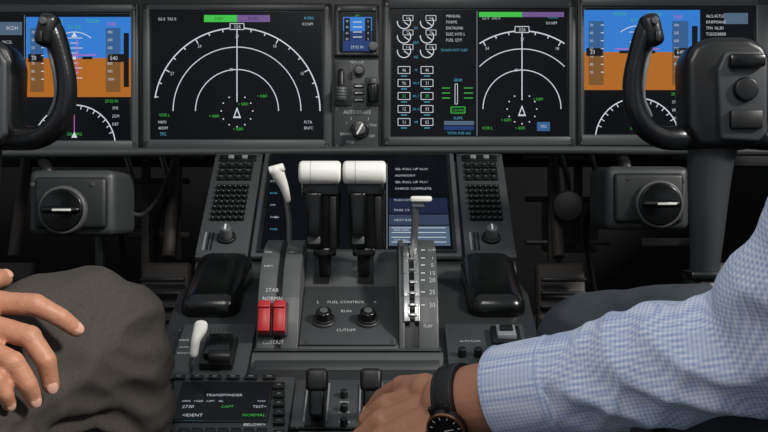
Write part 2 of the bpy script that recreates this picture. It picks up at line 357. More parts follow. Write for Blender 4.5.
# ------------------------------------------------------------ pedestal
b=B('center_pedestal')
b.prof(-.300,.210,[(1.95,.098),(1.74,-.078),(1.73,-.10),(1.60,-.112),(1.52,-.152),(1.05,-.367),(1.04,-.74),(1.95,-.50)],PANELD,.004)
def keyboard(u0,u1):
    FWD.box(b,u0,u1,.004,.288,.008,PANEL,.003)
    w=u1-u0
    FWD.box(b,u0+.010,u1-.010,.262,.279,.004,RUB,.001,h0=.007)
    for i in range(5): FWD.box(b,u0+.013+i*(w-.036)/4,u0+.023+i*(w-.036)/4,.266,.275,.005,KEYL if i in(1,3) else KEY,.001,h0=.009)
    for r in range(3):
        for c in range(4):
            x=u0+.012+c*(w-.024)/4; FWD.box(b,x+.001,x+(w-.024)/4-.001,.205+r*.018,.219+r*.018,.006,KEY,.0015,h0=.007)
            FWD.box(b,x+.004,x+(w-.024)/4-.005,.2115+r*.018,.2125+r*.018,.0004,KEYL,0,h0=.0131)
    for r in range(7):
        for c in range(6):
            x=u0+.014+(c+.5)*(w-.028)/6; p=FWD.at(x,.098+r*.0145,.007)
            b.cyl(p,p+FWD.N*.006,.0052,.0046,KEY,12); b.box(p+FWD.N*.0062,(.0018,.0022,.0004),KEYL,0,FWD.R)
    p=FWD.at((u0+u1)/2+.004,.05,.007)
    b.cyl(p,p+FWD.N*.006,.016,.015,RUB,bev=.001);b.cyl(p,p+FWD.N*.024,.0105,.009,KNOBG,bev=.002);b.box(p+FWD.N*.0245,(.003,.013,.002),WHT,0,FWD.R)
    for i in range(3): FWD.box(b,u0+.010+i*.006,u0+.013+i*.006,.02,.065,.001,KEYL if i==0 else RUB,0,h0=.0075)
    for u in (u0+.005,u1-.005):
        for v in (.01,.28): p=FWD.at(u,v,.008); b.cyl(p,p+FWD.N*.001,.0025,.0025,STEELD,10)
keyboard(-.300,-.216); keyboard(.128,.210)
# fwd centre display frame
FWD.box(b,-.212,.124,.004,.288,.009,BEZEL,.003)
# palm rests
for x0,x1 in ((-.287,-.203),(.118,.200)):
    b.box(((x0+x1)/2,1.635,-.128),(x1-x0,.19,.095),GLOSS,.022,Matrix.Rotation(math.radians(20),3,'X'),5)
# aft surface plates
def plate(x0,y0,x1,y1,m=PANEL,h=.005):
    AFT.pbox(b,x0,y0,x1,y1,h,m,.0015)
    for x in (x0+4,x1-4):
        for y in (y0+3,y1-3): AFT.disc(b,x,y,1.5,STEELD,h+.0003)
plate(176,327,251,381); plate(447,327,528,381)
# left plate: lever + guarded switch
b.tube([AFT.P(192,374,.005),AFT.P(192,360,.03),AFT.P(196,347,.045)],[.004,.0045,.004],METAL,seg=10)
b.tube([AFT.P(194,354,.04),AFT.P(196,340,.055),AFT.P(200,330,.062),AFT.P(201,324,.066)],[.005,.006,(.0085,.006),(.0085,.005)],WHITE,seg=14)
AFT.pbox(b,203,346,236,374,.012,RUB,.003,h0=.004)
AFT.pbox(b,207,349,232,370,.012,GLOSS,.003,h0=.013)
p0=AFT.P(209,357,.026);p1=AFT.P(231,357,.026); b.cyl(p0,p1,.009,.009,KEY,bev=.002)
for i in range(5): AFT.pbox(b,212+i*4,351,213+i*4,356,.002,STEELD,0,h0=.034)
AFT.text(b,'SPEED',184,340,4.5,WHT,h=.0056);AFT.text(b,'ALTN',184,347,4.5,WHT,h=.0056);AFT.text(b,'BRAKE PULL',186,353,3.8,WHT,h=.0056);AFT.text(b,'RUDDER TRIM',222,339,4.5,WHT,h=.0056);AFT.text(b,'ARMED',223,378,4.2,WHT,h=.0056)
# right plate
AFT.pbox(b,491,334,520,351,.010,RUB,.002,h0=.004);AFT.pbox(b,496,337,515,348,.008,KEYL,.002,h0=.012);AFT.pbox(b,499,339,512,344,.004,KEY,.001,h0=.019)
AFT.text(b,'ALTN FLAPS',470,341,4.5,WHT,h=.0056);AFT.text(b,'EXTEND',505,358,4.2,WHT,h=.0056);AFT.text(b,'DECOMP',470,366,4,WHT,h=.0056)
for x in (462,478): p=AFT.P(x,356,.005); b.cyl(p,p+AFT.N*.012,.006,.005,KEY,bev=.001)
# centre aft plates with levers
plate(293,383,393,430); plate(293,434,393,520)
for x in (317,371):
    AFT.pbox(b,x-10,384,x+10,430,.002,RUB,0,h0=.0045)
    b.tube([AFT.P(x,416,.0),AFT.P(x,402,.035),AFT.P(x,390,.06)],[(.009,.005),(.0085,.006),(.008,.006)],STEELD,seg=12)
    p=AFT.P(x,380,.072); b.box(p,(.025,.020,.026),RUB,.005,Matrix.Rotation(math.radians(-12),3,'X'),3)
    b.box(p+Vector((0,-.004,-.024)),(.018,.014,.034),GLOSS,.004,Matrix.Rotation(math.radians(-12),3,'X'),3)
    for k in (-1,1): AFT.pbox(b,x+k*11-.8,388,x+k*11+.8,426,.003,KEYL,0,h0=.0045)
for i in range(4): AFT.text(b,('TEST','OPEN','CLOSE','CABIN')[i],344,392+i*10,4.5,WHT,h=.0056)
for i in range(3): p=AFT.P(344,397+i*14,.005); b.cyl(p,p+AFT.N*.01,.005,.004,KEY,bev=.001)
b.done()
# radio tuning panels
def tcp(name,x0,x1):
    b=B(name)
    AFT.pbox(b,x0,383,x1,480,.010,PANEL,.003)
    w=x1-x0; sx0=x0+w*.155; sx1=x1-w*.16
    AFT.pbox(b,sx0-3,389,sx1+3,430,.012,RUB,.002); AFT.pbox(b,sx0,391.5,sx1,428,.0126,SCR,0)
    for i in range(6):
        xx=x0+w*.10+i*w*.14; AFT.pbox(b,xx,384,xx+w*.10,387.3,.005,KEY,.001,h0=.009); AFT.pbox(b,xx+4,385.3,xx+w*.10-4,386,.0004,KEYL,0,h0=.0141)
    for y in (392,401,410,419,428,440):
        for xx in (x0+w*.02,x1-w*.12): AFT.pbox(b,xx,y,xx+w*.09,y+5.5,.006,KEY,.001,h0=.009); AFT.pbox(b,xx+4,y+2.4,xx+w*.09-4,y+3.1,.0004,KEYL,0,h0=.0151)
    for r in range(4):
        for c in range(7): xx=x0+w*.15+c*w*.1; AFT.pbox(b,xx,438+r*9,xx+w*.08,444+r*9,.006,KEY,.001,h0=.009)
    h=.0132; cx=(sx0+sx1)/2
    T=AFT.text
    T(b,'TRANSPONDER',cx,395,6,E_W,h=h);T(b,'XPDR   CODE   CAPT    SEL',sx0+2,401,4.0,E_W,'l',h);T(b,'2730',sx0+2,406.5,7,E_W,'l',h);T(b,'CAPT',cx+3,406.5,6,E_G,h=h)
    T(b,'TCAS',sx1-3,401,4.0,E_W,'r',h);T(b,'TEST>',sx1-2,406.5,6,E_W,'r',h);T(b,'<IDENT',sx0+2,415,7,E_W,'l',h);T(b,'NORMAL',sx1-3,415,6.5,E_G,'r',h)
    T(b,'BELOW>',sx1-3,424.5,6.5,E_W,'r',h);T(b,'- - - - - - - -',sx0+4,420,5,E_C,'l',h)
    b.done()
tcp('radio_tuning_panel',160,289); tcp('radio_tuning_panel',401,522)
# center lower display
b=B('lower_flight_display')
u0,u1,v0,v1=-.196,.110,.018,.276
FWD.box(b,u0-.006,u1+.006,v0-.006,v1+.006,.003,RUB,.001,h0=.009); FWD.box(b,u0,u1,v0,v1,.0004,SCR,0,h0=.0121)
h=.0130
def fr(a,c,d,e,m,hh=h): b.flat([FWD.at(a,e,hh),FWD.at(c,e,hh),FWD.at(c,d,hh),FWD.at(a,d,hh)],m)
FWD.line(b,387,164,387,249,1,E_GR,h)
fr(.008,.106,.025,.075,E_LB); fr(.008,.106,.078,.105,em('slate',(52,64,88))); fr(.008,.106,.108,.150,em('navy',(28,36,62)))
for i in range(4): fr(.012,.100,.033+i*.012,.0345+i*.012,E_W,.0134)
for i,t in enumerate(('SEL FULL UP VLV?','ADVISORY','SEL FULL UP VLV?','CHECK COMPLETE')): FWD.text(b,t,395,169+i*6.5,5,E_W,'l',h=h)
for i in range(5): FWD.text(b,('PUSH SYNC','PAGE 1/2','NEXT EXEC','RETURN','CLR ALL')[i],394,200+i*10,4.5,E_W,'l',h=.0136)
for i in range(7): FWD.text(b,('NAV RAD','COMM','ENG','SYS','CHKL','FUEL','ELEC')[i],270,169+i*12,4.2,(E_W,E_W,E_C)[i%3],'l',h=h)
FWD.text(b,'TAT +12c',345,169,4.2,E_W,h=h)
b.done()

# ------------------------------------------------------------ throttle quadrant
def yz(py,d): return (d,-(py-216)*d/F)
b=B('throttle_quadrant')
DR=[(252,1.70),(243,1.655),(240,1.61),(246,1.565),(258,1.53),(275,1.503),(297,1.482),(322,1.468),(351,1.458)]
def drum(x0,x1,m=QUAD):
    b.prof(x0,x1,[yz(*q) for q in DR]+[yz(356,1.50),(1.50,-.23),(1.70,-.23)],m,.002)
drum(-.170,-.146);drum(-.138,-.114);drum(.020,.028);drum(.046,.073)
b.prof(-.146,-.138,[yz(q[0]+3,q[1]+.008) for q in DR]+[(1.50,-.23),(1.70,-.23)],RUB,0)
b.prof(.028,.046,[yz(q[0]+3,q[1]+.008) for q in DR]+[(1.50,-.23),(1.70,-.23)],RUB,0)
def segplane(py):
    for (a,da),(c,dc) in zip(DR[2:],DR[3:]):
        if a<=py<=c:
            A=Vector((0,)+yz(a,da)); C=Vector((0,)+yz(c,dc)); return PL(C,A-C)
# flap gate: serrated metal rails
for (a,da),(c,dc) in zip(DR[3:],DR[4:-1]):
    for (xa,xb) in ((.0265,.034),(.041,.0475)):
        A=Vector((xa,)+yz(a,da));C=Vector((xa,)+yz(c,dc)); n=PL(C,A-C).N
        b.prism([A+n*.004,C+n*.004,C-n*.006,A-n*.006],(xb-xa,0,0),METAL,.0005)
for y in (250,262,273,284,295,306,316):
    pl=segplane(y); q=pl.P(412,y,0); b.box(Vector((.0395,q.y,q.z))+pl.N*.004,(.010,.004,.006),METAL,.0008,pl.R)
for t,y in (('UP',250),('1',258),('5',265),('15',273),('20',280),('25',292),('30',305)):
    segplane(y).text(b,t,432,y,7.5,WHT,h=.0008); segplane(y).line(b,421,y,425,y,1,WHT,.0008)
segplane(335).text(b,'FLAP',428,326,5,WHT,h=.001)
segplane(250).text(b,'DN',268,252,5.5,WHT,h=.0008);segplane(265).text(b,'ARM',268,266,5,WHT,h=.0008);segplane(285).text(b,'STAB',272,290,6.5,WHT,h=.0012);segplane(298).text(b,'NORMAL',273,298.5,6,WHT,h=.0025)
segplane(340).text(b,'CUTOUT',273,342,6,WHT,h=.0008);segplane(250).text(b,'UP',292,252,5.5,WHT,h=.0008)
# stab switches
for x in (265.5,280.5):
    pl=segplane(316)
    pl.pbox(b,x-7.5,304,x+7.5,337,.006,RUB,.001); pl.pbox(b,x-6,305,x+6,336,.018,RED,.002,h0=.004); pl.pbox(b,x-6,310,x+6,313,.004,RED,.001,h0=.021)
# centre body
b.prof(-.114,.020,[yz(250,1.68),yz(252,1.64),yz(262,1.605),yz(284,1.578),yz(351,1.452),yz(356,1.50),(1.50,-.23),(1.70,-.23)],QUAD,.002)
FU=PL((0,)+yz(350,1.452),Vector((0,)+yz(285,1.577))-Vector((0,)+yz(350,1.452)))
FU.pbox(b,302,288,396,346,.003,PANEL,.001)
for x in (324,368):
    p=FU.P(x,321,.003); b.cyl(p,p+FU.N*.004,.0165,.016,STEELD,36,bev=.001); b.cyl(p,p+FU.N*.007,.0145,.014,RUB,36,bev=.001); b.cyl(p,p+FU.N*.018,.0118,.0108,GLOSS,bev=.003)
    b.cyl(p+FU.N*.018,p+FU.N*.0195,.0060,.0055,KNOBG,bev=.0005)
for t,x,y in (('L',318,302),('FUEL CONTROL',346,302),('R',375,302),('RUN',346,311),('CUTOFF',346,330)): FU.text(b,t,x,y,6,WHT,h=.0034)
for x in (306,392):
    for y in (292,342): FU.disc(b,x,y,1.5,STEELD,.0034)
# lower front lip
b.prof(-.175,.079,[yz(350,1.475),yz(352,1.448),yz(356,1.44),yz(376,1.412),yz(382,1.40),(1.41,-.225),(1.52,-.225)],QUAD,.005)
b.prof(-.172,.076,[yz(346,1.470),yz(351,1.445),yz(352,1.49)],PANEL,.001)
b.box(W(347,366,1.424),(.24,.004,.016),PANELD,.0015,Matrix.Rotation(math.radians(-35),3,'X'))
# lever slots
for x in (322,366):
    xx=(x-384)*1.59/F
    b.prof(xx-.011,xx+.011,[yz(249,1.665),yz(251,1.638),yz(261,1.603),yz(283,1.5765),yz(285,1.60),yz(260,1.66)],RUB,0)
# thrust levers
for x0,x1,xc in ((299,341,325),(343,386,364)):
    a=W(x0,172.5,1.51);c=W(x1,172.5,1.51); b.cyl(a,c,.0160,.0160,WHITE,32,bev=.005)
    for xx in ((x0+x1)/2-9,): b.ring(W(xx,172.5,1.51),(1,0,0),[(-.0006,.0158),(0,.0163),(.0006,.0158),(0,.0145)],KEYL,32)
    b.box(W((x0+x1)/2+1,189,1.525),(.052,.026,.018),GLOSS,.003)
    b.prism([W(x0+6,190,1.525),W(x1+0,190,1.525),W(x1-1,249,1.55),W(x0+7,249,1.55)],(0,.032,0),RUB,.004,3)
    b.box(W(x0+15,214,1.515),(.022,.016,.062),GLOSS,.004,Matrix.Rotation(math.radians(8),3,'X'),3)
    b.box(W(x1-8,222,1.525),(.010,.014,.074),RUB,.003,Matrix.Rotation(math.radians(8),3,'X'))
    b.box(W(x0+15,240,1.53),(.018,.012,.012),KNOBG,.003)
    b.tube([W(xc,246,1.565),W(xc,268,1.58),W(xc,292,1.62)],[(.010,.006),(.0085,.007),(.0085,.007)],RUB,seg=12)
    b.box(W(xc,252,1.56),(.032,.02,.012),GLOSS,.003)
# speedbrake lever
b.tube([W(289,246,1.60),W(289,222,1.585),W(287,205,1.575),W(285,195,1.57)],[.0035]*4,METAL,seg=10)
b.tube([W(288,200,1.572),W(284,187,1.565),W(279,176,1.555),W(276,170,1.55)],[(.004,.004),(.0065,.006),(.009,.007),(.010,.007)],WHITE,seg=16)
b.cyl(W(269,171,1.55),W(284,167,1.55),.006,.006,WHITE,16,bev=.002)
# flap lever
b.tube([W(412,262,1.55),W(414,240,1.55),W(415,222,1.54),W(415,205,1.53)],[(.005,.003)]*4,METAL,seg=10)
b.box(W(421,199,1.525),(.030,.016,.008),WHITE,.003); b.box(W(418,204,1.53),(.018,.012,.008),KEYL,.002)
b.done()

# ------------------------------------------------------------ yokes
YK=mat('yoke_black',(18,19,20),0.32,bump=.05); YG=mat('yoke_grey',(60,62,65),0.38,var=.06); YL=mat('yoke_leather',(20,21,23),0.25,bump=.12,bscale=250); YE=mat('yoke_edge',(120,122,124),.35,.4)
def yoke(cx):
    b=B('control_yoke'); d=1.55
    def Q(dx,py,dd=d): return Vector((cx+dx*d/F,dd,-(py-216)*d/F))
    # hub
    b.prism([Q(-42,128),Q(-44,60),Q(-36,44),Q(-20,36),Q(20,36),Q(36,44),Q(44,60),Q(42,128),Q(30,148),Q(-30,148)],(0,.07,0),YK,.012,4)
    b.prism([Q(-10,140,d-.006),Q(-14,70,d-.006),Q(-6,52,d-.006),Q(30,50,d-.006),Q(38,62,d-.006),Q(37,134,d-.006),Q(28,142,d-.006)],(0,.02,0),YG,.005,3)
    b.box(Q(14,62,d-.012),(.05,.02,.018),GLOSS,.004); b.box(Q(14,120,d-.01),(.045,.012,.026),RUB,.003)
    b.cyl(Q(14,90,d-.005),Q(14,90,d-.016),.018,.016,YK,bev=.002)
    for s in (-1,1):
        pts=[Q(s*20,134,d+.03),Q(s*46,137,d+.02),Q(s*68,137,d+.005),Q(s*86,127,d-.005),Q(s*97,108,d-.01),Q(s*99,82,d-.012),Q(s*95,58,d-.014),Q(s*88,36,d-.016),Q(s*83,26,d-.018)]
        b.tube(pts,[(.019,.016),(.018,.014),(.016,.014),(.0155,.015),(.0145,.016),(.0135,.016),(.013,.016),(.0145,.018),(.013,.015)],YL,seg=20,n=8)
        b.box(Q(s*82,33,d-.02),(.027,.036,.046),YK,.010,Matrix.Rotation(s*math.radians(14),3,'Y'),3)
        b.cyl(Q(s*82,26,d-.03),Q(s*82,26,d-.046),.006,.005,KNOBG,bev=.001)
        b.box(Q(s*79,41,d-.04),(.007,.008,.016),RUB,.002)
        b.tube([Q(s*81,50,d-.012),Q(s*87,74,d-.014),Q(s*88,98,d-.012),Q(s*80,116,d-.006)],[.003]*4,YE,seg=8)
    # column
    b.tube([Q(-6,140,d+.05),Q(-8,180,d+.06),Q(-8,230,d+.07),Q(-8,290,d+.09),Q(-8,420,d+.14)],[(.036,.032),(.031,.03),(.025,.027),(.021,.024),(.021,.024)],YG,seg=24)
    b.box(Q(-8,278,d+.085),(.055,.06,.012),YK,.004)
    # boot at the base
    b.tube([Q(-8,290,d+.09),Q(-8,330,d+.10),Q(-8,410,d+.13),Q(-8,560,d+.17)],[(.03,.03),(.045,.045),(.06,.06),(.075,.075)],RUB,seg=20)
    return b.done()
yoke(.487); yoke(-.583)

# ------------------------------------------------------------ under panel
def kbox(name,x0,y0,x1,y1,kx,ky):
    b=B(name); d=1.9
    c=(W(x0,y0,d)+W(x1,y1,d))/2; s=W(x1,y1,d)-W(x0,y0,d)
    b.box(c+Vector((0,.08,0)),(abs(s.x),.16,abs(s.z)),PANEL,.014,seg=4)
    b.box(c+Vector((0,.01,0)),(abs(s.x)-.025,.04,abs(s.z)-.025),PANELD,.008,seg=3)
    p=W(kx,ky,d-.012)
    b.cyl(p+Vector((0,.01,0)),p+Vector((0,-.008,0)),.043,.041,QUAD,40,bev=.003);b.cyl(p,p+Vector((0,-.012,0)),.038,.036,GLOSS,40,bev=.002)
    b.tube([p+Vector((-.028,-.016,0)),p+Vector((0,-.022,0)),p+Vector((.028,-.016,0))],[.006,.007,.006],GLOSS,seg=12)
    b.box(p+Vector((.006,-.03,0)),(.032,.004,.004),WHITE,.001)
    for dx in (-1,1): b.cyl(W(kx-dx*30,ky-26,d-.012),W(kx-dx*30,ky-26,d-.006),.004,.004,STEELD,12)
    b.tube([W(x0+20,y0+2,d+.08),W(x0+15,y0-12,d+.1),W(x0+20,140,d+.1)],[.012]*3,RUB,seg=10)
    b.done()
kbox('pedal_adjust_unit',28,170,115,236,63,210); kbox('pedal_adjust_unit',606,166,690,230,659,204)
for cx in (-.72,-.42,.34,.64):
    b=B('rudder_pedal')
    b.box((cx,2.12,-.17),(.095,.03,.16),DARKB,.008,Matrix.Rotation(math.radians(-12),3,'X'),3)
    for i in range(5): b.box((cx,2.10-i*.004,-.225+i*.026),(.085,.012,.008),RUB,.002)
    b.cyl((cx,2.14,-.08),(cx,2.22,.12),.012,.012,DARKB); b.cyl((cx-.06,2.22,.12),(cx+.06,2.22,.12),.01,.01,STEELD)
    b.cyl((cx,2.14,-.2),(cx,2.18,-.455),.014,.018,DARK); b.box((cx,2.18,-.452),(.10,.12,.012),DARK,.003,Matrix.Rotation(TH,3,'X'))
    b.done()
b=B('underpanel_frame')
for x0,x1,y0,y1,d,m in ((142,150,160,285,2.2,DARKB),(176,182,158,260,2.25,DARKB),(118,190,178,184,2.3,PANELD),(118,190,232,238,2.25,DARKB),
    (548,556,175,285,2.2,DARKB),(574,582,165,250,2.25,PANELD),(525,612,196,202,2.28,DARKB),(525,610,240,245,2.25,PANELD),(96,104,236,290,2.2,PANELD),(640,700,238,246,2.2,DARKB)):
    c=(W(x0,y0,d)+W(x1,y1,d))/2; s=W(x1,y1,d)-W(x0,y0,d); b.box(c,(abs(s.x),.02,abs(s.z)),m,.003)
for x in (125,160,560,590):
    b.tube([W(x,150,2.2),W(x+8,190,2.15),W(x-4,230,2.2),W(x+6,300,2.25)],[.006]*4,RUB,seg=8)
b.tube([W(112,200,2.05),W(140,215,2.1),W(160,195,2.15),W(175,160,2.1)],[.004]*4,PANEL,seg=8)
b.box(W(150,205,2.4),(.12,.05,.10),DARKB,.01); b.box(W(570,225,2.4),(.12,.05,.12),DARKB,.01)
b.cyl(W(568,206,2.16),W(568,206,2.12),.03,.03,RUB,bev=.003)
b.box((-.05,2.24,.115),(2.0,.03,.03),DARK,.004)
b.done()

# ------------------------------------------------------------ shell (world coords)
WALL=mat('wall_grey',(96,100,102),.6,var=.06); FLR=mat('floor_dark',(38,38,40),.8,var=.2,bump=.3)
def wbox(name,c,s,m,bev=.004):
    b=B(name,frame=False); b.box(c,s,m,bev); return b.done()
wbox('floor',(-.05,.9,-.02),(2.9,4.2,.04),FLR)
wbox('wall_front',(-.05,2.75,.5),(2.9,.05,1.0),DARK)
wbox('wall_left',(-1.5,.9,.45),(.05,4.2,.9),WALL); wbox('wall_right',(1.4,.9,.45),(.05,4.2,.9),WALL)

# ------------------------------------------------------------ people helpers (world coords)
def cap(t,p0,r0,p1,r1):
    p0=Vector(p0);p1=Vector(p1)
    for p,r in ((p0,r0),(p1,r1)): bmesh.ops.create_icosphere(t,subdivisions=3,radius=r,matrix=Matrix.Translation(p))
    d=p1-p0
    if d.length>1e-5:
        bmesh.ops.create_cone(t,cap_ends=True,segments=24,radius1=r0,radius2=r1,depth=d.length,matrix=Matrix.Translation((p0+p1)/2)@d.to_track_quat('Z','Y').to_matrix().to_4x4())
def chain(t,pts):
    for (a,ra),(c,rc) in zip(pts,pts[1:]): cap(t,a,ra,c,rc)
def ell(t,c,r,R=None):
    bmesh.ops.create_icosphere(t,subdivisions=4,radius=1,matrix=Matrix.Translation(Vector(c))@(R.to_4x4() if R else Matrix.Identity(4))@Matrix.Diagonal((*r,1)))
def skin(t,name,parent,m,voxel,smooth,disp=None):
    me=bpy.data.meshes.new('tmp'); t.to_mesh(me); t.free()
    o=bpy.data.objects.new('tmp',me); link(o)
    md=o.modifiers.new('r','REMESH'); md.mode='VOXEL'; md.voxel_size=voxel; md.use_smooth_shade=True
    sm=o.modifiers.new('s','SMOOTH'); sm.factor=.5; sm.iterations=smooth
    dg=bpy.context.evaluated_depsgraph_get(); me2=bpy.data.meshes.new_from_object(o.evaluated_get(dg))
    bpy.data.objects.remove(o); bpy.data.meshes.remove(me)
    if disp:
        ns=[v.normal.copy() for v in me2.vertices]
        for v,n in zip(me2.vertices,ns): v.co=v.co+n*disp(v.co)
    for p in me2.polygons: p.use_smooth=True
    me2.materials.clear(); me2.materials.append(m); me2.name=name
    o=bpy.data.objects.new(name,me2); link(o); o.parent=parent; o.matrix_parent_inverse=Matrix.Translation(-parent.location)
    return o
def nz(p,sx,sy,sz,off=0): return noise.noise(Vector((p.x*sx+off,p.y*sy+off*1.7,p.z*sz-off)))
SKIN=mat('skin',(180,126,98),.5,sss=.06,var=.14,bump=.3,bscale=260)
NAIL=mat('nail',(205,158,138),.3); HAIR=mat('hair_brown',(45,32,24),.6,var=.3,bump=.6,bscale=120)
EYE=mat('eye_white',(225,225,220),.2); IRIS=mat('iris',(50,35,25),.2)
def cloth(name,rgb,rgb2,scale,rot,kind):
    m=bpy.data.materials.new(name); m.use_nodes=True; nt=m.node_tree; bs=nt.nodes['Principled BSDF']
    bs.inputs['Roughness'].default_value=.85; bs.inputs['Specular IOR Level'].default_value=.2
    tc=nt.nodes.new('ShaderNodeTexCoord'); mp=nt.nodes.new('ShaderNodeMapping'); mp.inputs['Rotation'].default_value=rot
    nt.links.new(tc.outputs['Object'],mp.inputs['Vector'])
    outs=[]
    if kind=='plain':
        n=nt.nodes.new('ShaderNodeTexNoise'); n.inputs['Scale'].default_value=scale; nt.links.new(tc.outputs['Object'],n.inputs['Vector']); outs.append(n.outputs['Fac'])
    for ax in (('X','Y','Z') if kind=='check' else ()):
        w=nt.nodes.new('ShaderNodeTexWave'); w.wave_type='BANDS'; w.bands_direction=ax; w.inputs['Scale'].default_value=scale; w.inputs['Distortion'].default_value=.2
        nt.links.new(mp.outputs['Vector'],w.inputs['Vector'])
        outs.append(w.outputs['Fac'])
    f=outs[0]
    for o2 in outs[1:]:
        a=nt.nodes.new('ShaderNodeMath'); a.operation='ADD'; nt.links.new(f,a.inputs[0]); nt.links.new(o2,a.inputs[1]); f=a.outputs[0]
    dv=nt.nodes.new('ShaderNodeMath'); dv.operation='DIVIDE'; dv.inputs[1].default_value=len(outs); nt.links.new(f,dv.inputs[0])
    mx=nt.nodes.new('ShaderNodeMix'); mx.data_type='RGBA'; mx.inputs['A'].default_value=lin(rgb); mx.inputs['B'].default_value=lin(rgb2)
    nt.links.new(dv.outputs[0],mx.inputs['Factor']); nt.links.new(mx.outputs['Result'],bs.inputs['Base Color'])
    n2=nt.nodes.new('ShaderNodeTexNoise'); n2.inputs['Scale'].default_value=500; nt.links.new(tc.outputs['Object'],n2.inputs['Vector'])
    bp=nt.nodes.new('ShaderNodeBump'); bp.inputs['Strength'].default_value=.2; bp.inputs['Distance'].default_value=.001
    nt.links.new(n2.outputs['Fac'],bp.inputs['Height']); nt.links.new(bp.outputs['Normal'],bs.inputs['Normal'])
    return m
def hand(parent,name,forearm,rf,wrist,rw,fingers,thumb,back):
    back=Vector(back).normalized(); t=bmesh.new()
    cap(t,forearm,rf,wrist,rw)
    n=len(fingers); mc=[f[0] for f in fingers]
    sidev=(mc[0]-mc[-1]).normalized()
    starts=[wrist+sidev*(.016-.011*i)+(mc[i]-wrist).normalized()*.012 for i in range(n)]
    rr=[.0100,.0102,.0098,.0086]
    mids=[]
    for i,f in enumerate(fingers):
        r=rr[i]
        c=f[0]-back*.004; cap(t,starts[i],.0155,c,.0125); cap(t,starts[i]-back*.006,.0155,c-back*.006,.0115); mids.append((starts[i]+c)/2)
        cap(t,f[0]-back*.002,r*1.22,f[1],r*1.06); ell(t,f[1],(r*1.1,)*3)
        cap(t,f[1],r*1.04,f[2],r*.94); cap(t,f[2],r*.95,f[3],r*.80)
    for a,c in zip(mids,mids[1:]): cap(t,a-back*.003,.0145,c-back*.003,.0145)
    for a,c in zip(mc,mc[1:]): cap(t,a-back*.005-(a-wrist).normalized()*.006,.0115,c-back*.005-(c-wrist).normalized()*.006,.0115)
    cap(t,wrist,.02,thumb[0],.018); cap(t,thumb[0],.017,thumb[1],.013); cap(t,thumb[1],.0125,thumb[2],.011); cap(t,thumb[2],.0112,thumb[3],.0092)
    cap(t,(mids[0]),.013,thumb[1],.009)
    o=skin(t,name,parent,SKIN,.0019,4,lambda p: .0007*nz(p,60,60,60)-.0005*abs(nz(p,150,150,150)))
    b=B(name+'_nails',parent,frame=False)
    for i,f in enumerate(fingers+[thumb]):
        T=(f[3]-f[2]).normalized(); N=(back-T*back.dot(T)).normalized(); S=T.cross(N)
        R=Matrix((S,T,N)).transposed(); r=(rr+[.0115])[i]
        b.ball(f[3]+N*r*.60-T*.001,(r*.52,r*.68,r*.22),NAIL,R)
    nb=b.done(); 
    return o
def autohand(parent,name,forearm,wrist,fw,side,back,curl=.5):
    fw=Vector(fw).normalized();side=Vector(side).normalized();back=Vector(back).normalized(); fs=[]
    for i,L in enumerate((.072,.080,.074,.058)):
        m=wrist+fw*(.088-.004*abs(i-1))+side*(.030-.020*i); a=0; p=m; out=[m]
        for k,fr_ in enumerate((.45,.3,.25)):
            a+=curl*(.5,.8,.6)[k]; p=p+(fw*math.cos(a)-back*math.sin(a))*L*fr_; out.append(p)
        fs.append(out)
    t0=wrist+fw*.03+side*.03-back*.01; th=[t0,t0+fw*.03+side*.022-back*.008,t0+fw*.055+side*.028-back*.015,t0+fw*.078+side*.026-back*.022]
    return hand(parent,name,forearm,.033,wrist,.027,fs,th,back)
def head(parent,c,look,neckbase):
    look=Vector(look).normalized(); up=Vector((0,0,1)); S=look.cross(up).normalized(); R=Matrix((S,look,S.cross(look))).transposed(); L=lambda x,y,z:c+R@Vector((x,y,z))
    t=bmesh.new(); ell(t,L(0,-.01,.03),(.076,.095,.09),R); ell(t,L(0,.018,-.03),(.060,.070,.080),R); ell(t,L(0,.055,-.082),(.028,.024,.022),R)
    cap(t,L(0,-.02,-.05),.058,Vector(neckbase),.064); cap(t,L(0,.086,.02),.008,L(0,.106,-.022),.0135); ell(t,L(0,.088,-.052),(.024,.010,.006),R); ell(t,L(0,.088,-.060),(.020,.010,.006),R)
    for s in (-1,1): ell(t,L(s*.078,-.012,-.01),(.010,.020,.032),R); ell(t,L(s*.03,.08,.028),(.022,.012,.006),R)
    skin(t,'head',parent,SKIN,.004,3)
    t=bmesh.new(); ell(t,L(0,-.022,.045),(.083,.098,.088),R); ell(t,L(0,-.05,-.0),(.076,.066,.08),R); skin(t,'hair',parent,HAIR,.005,2,lambda p:.003*nz(p,60,60,60))
    b=B('eyes',parent,frame=False)
    for s in (-1,1): b.ball(L(s*.031,.080,.005),.0125,EYE); b.ball(L(s*.031,.0895,.005),.0048,IRIS)
    b.done()
def shoe(parent,name,ank,mm):
    t=bmesh.new(); ell(t,ank+Vector((0,.0,-.05)),(.042,.055,.042)); cap(t,ank+Vector((0,.02,-.06)),.04,ank+Vector((0,.14,-.07)),.036); cap(t,ank,.042,ank+Vector((0,0,-.05)),.04)
    skin(t,name,parent,mm,.005,3)
SHOE=mat('shoe_black',(18,17,17),.3)
V=Vector
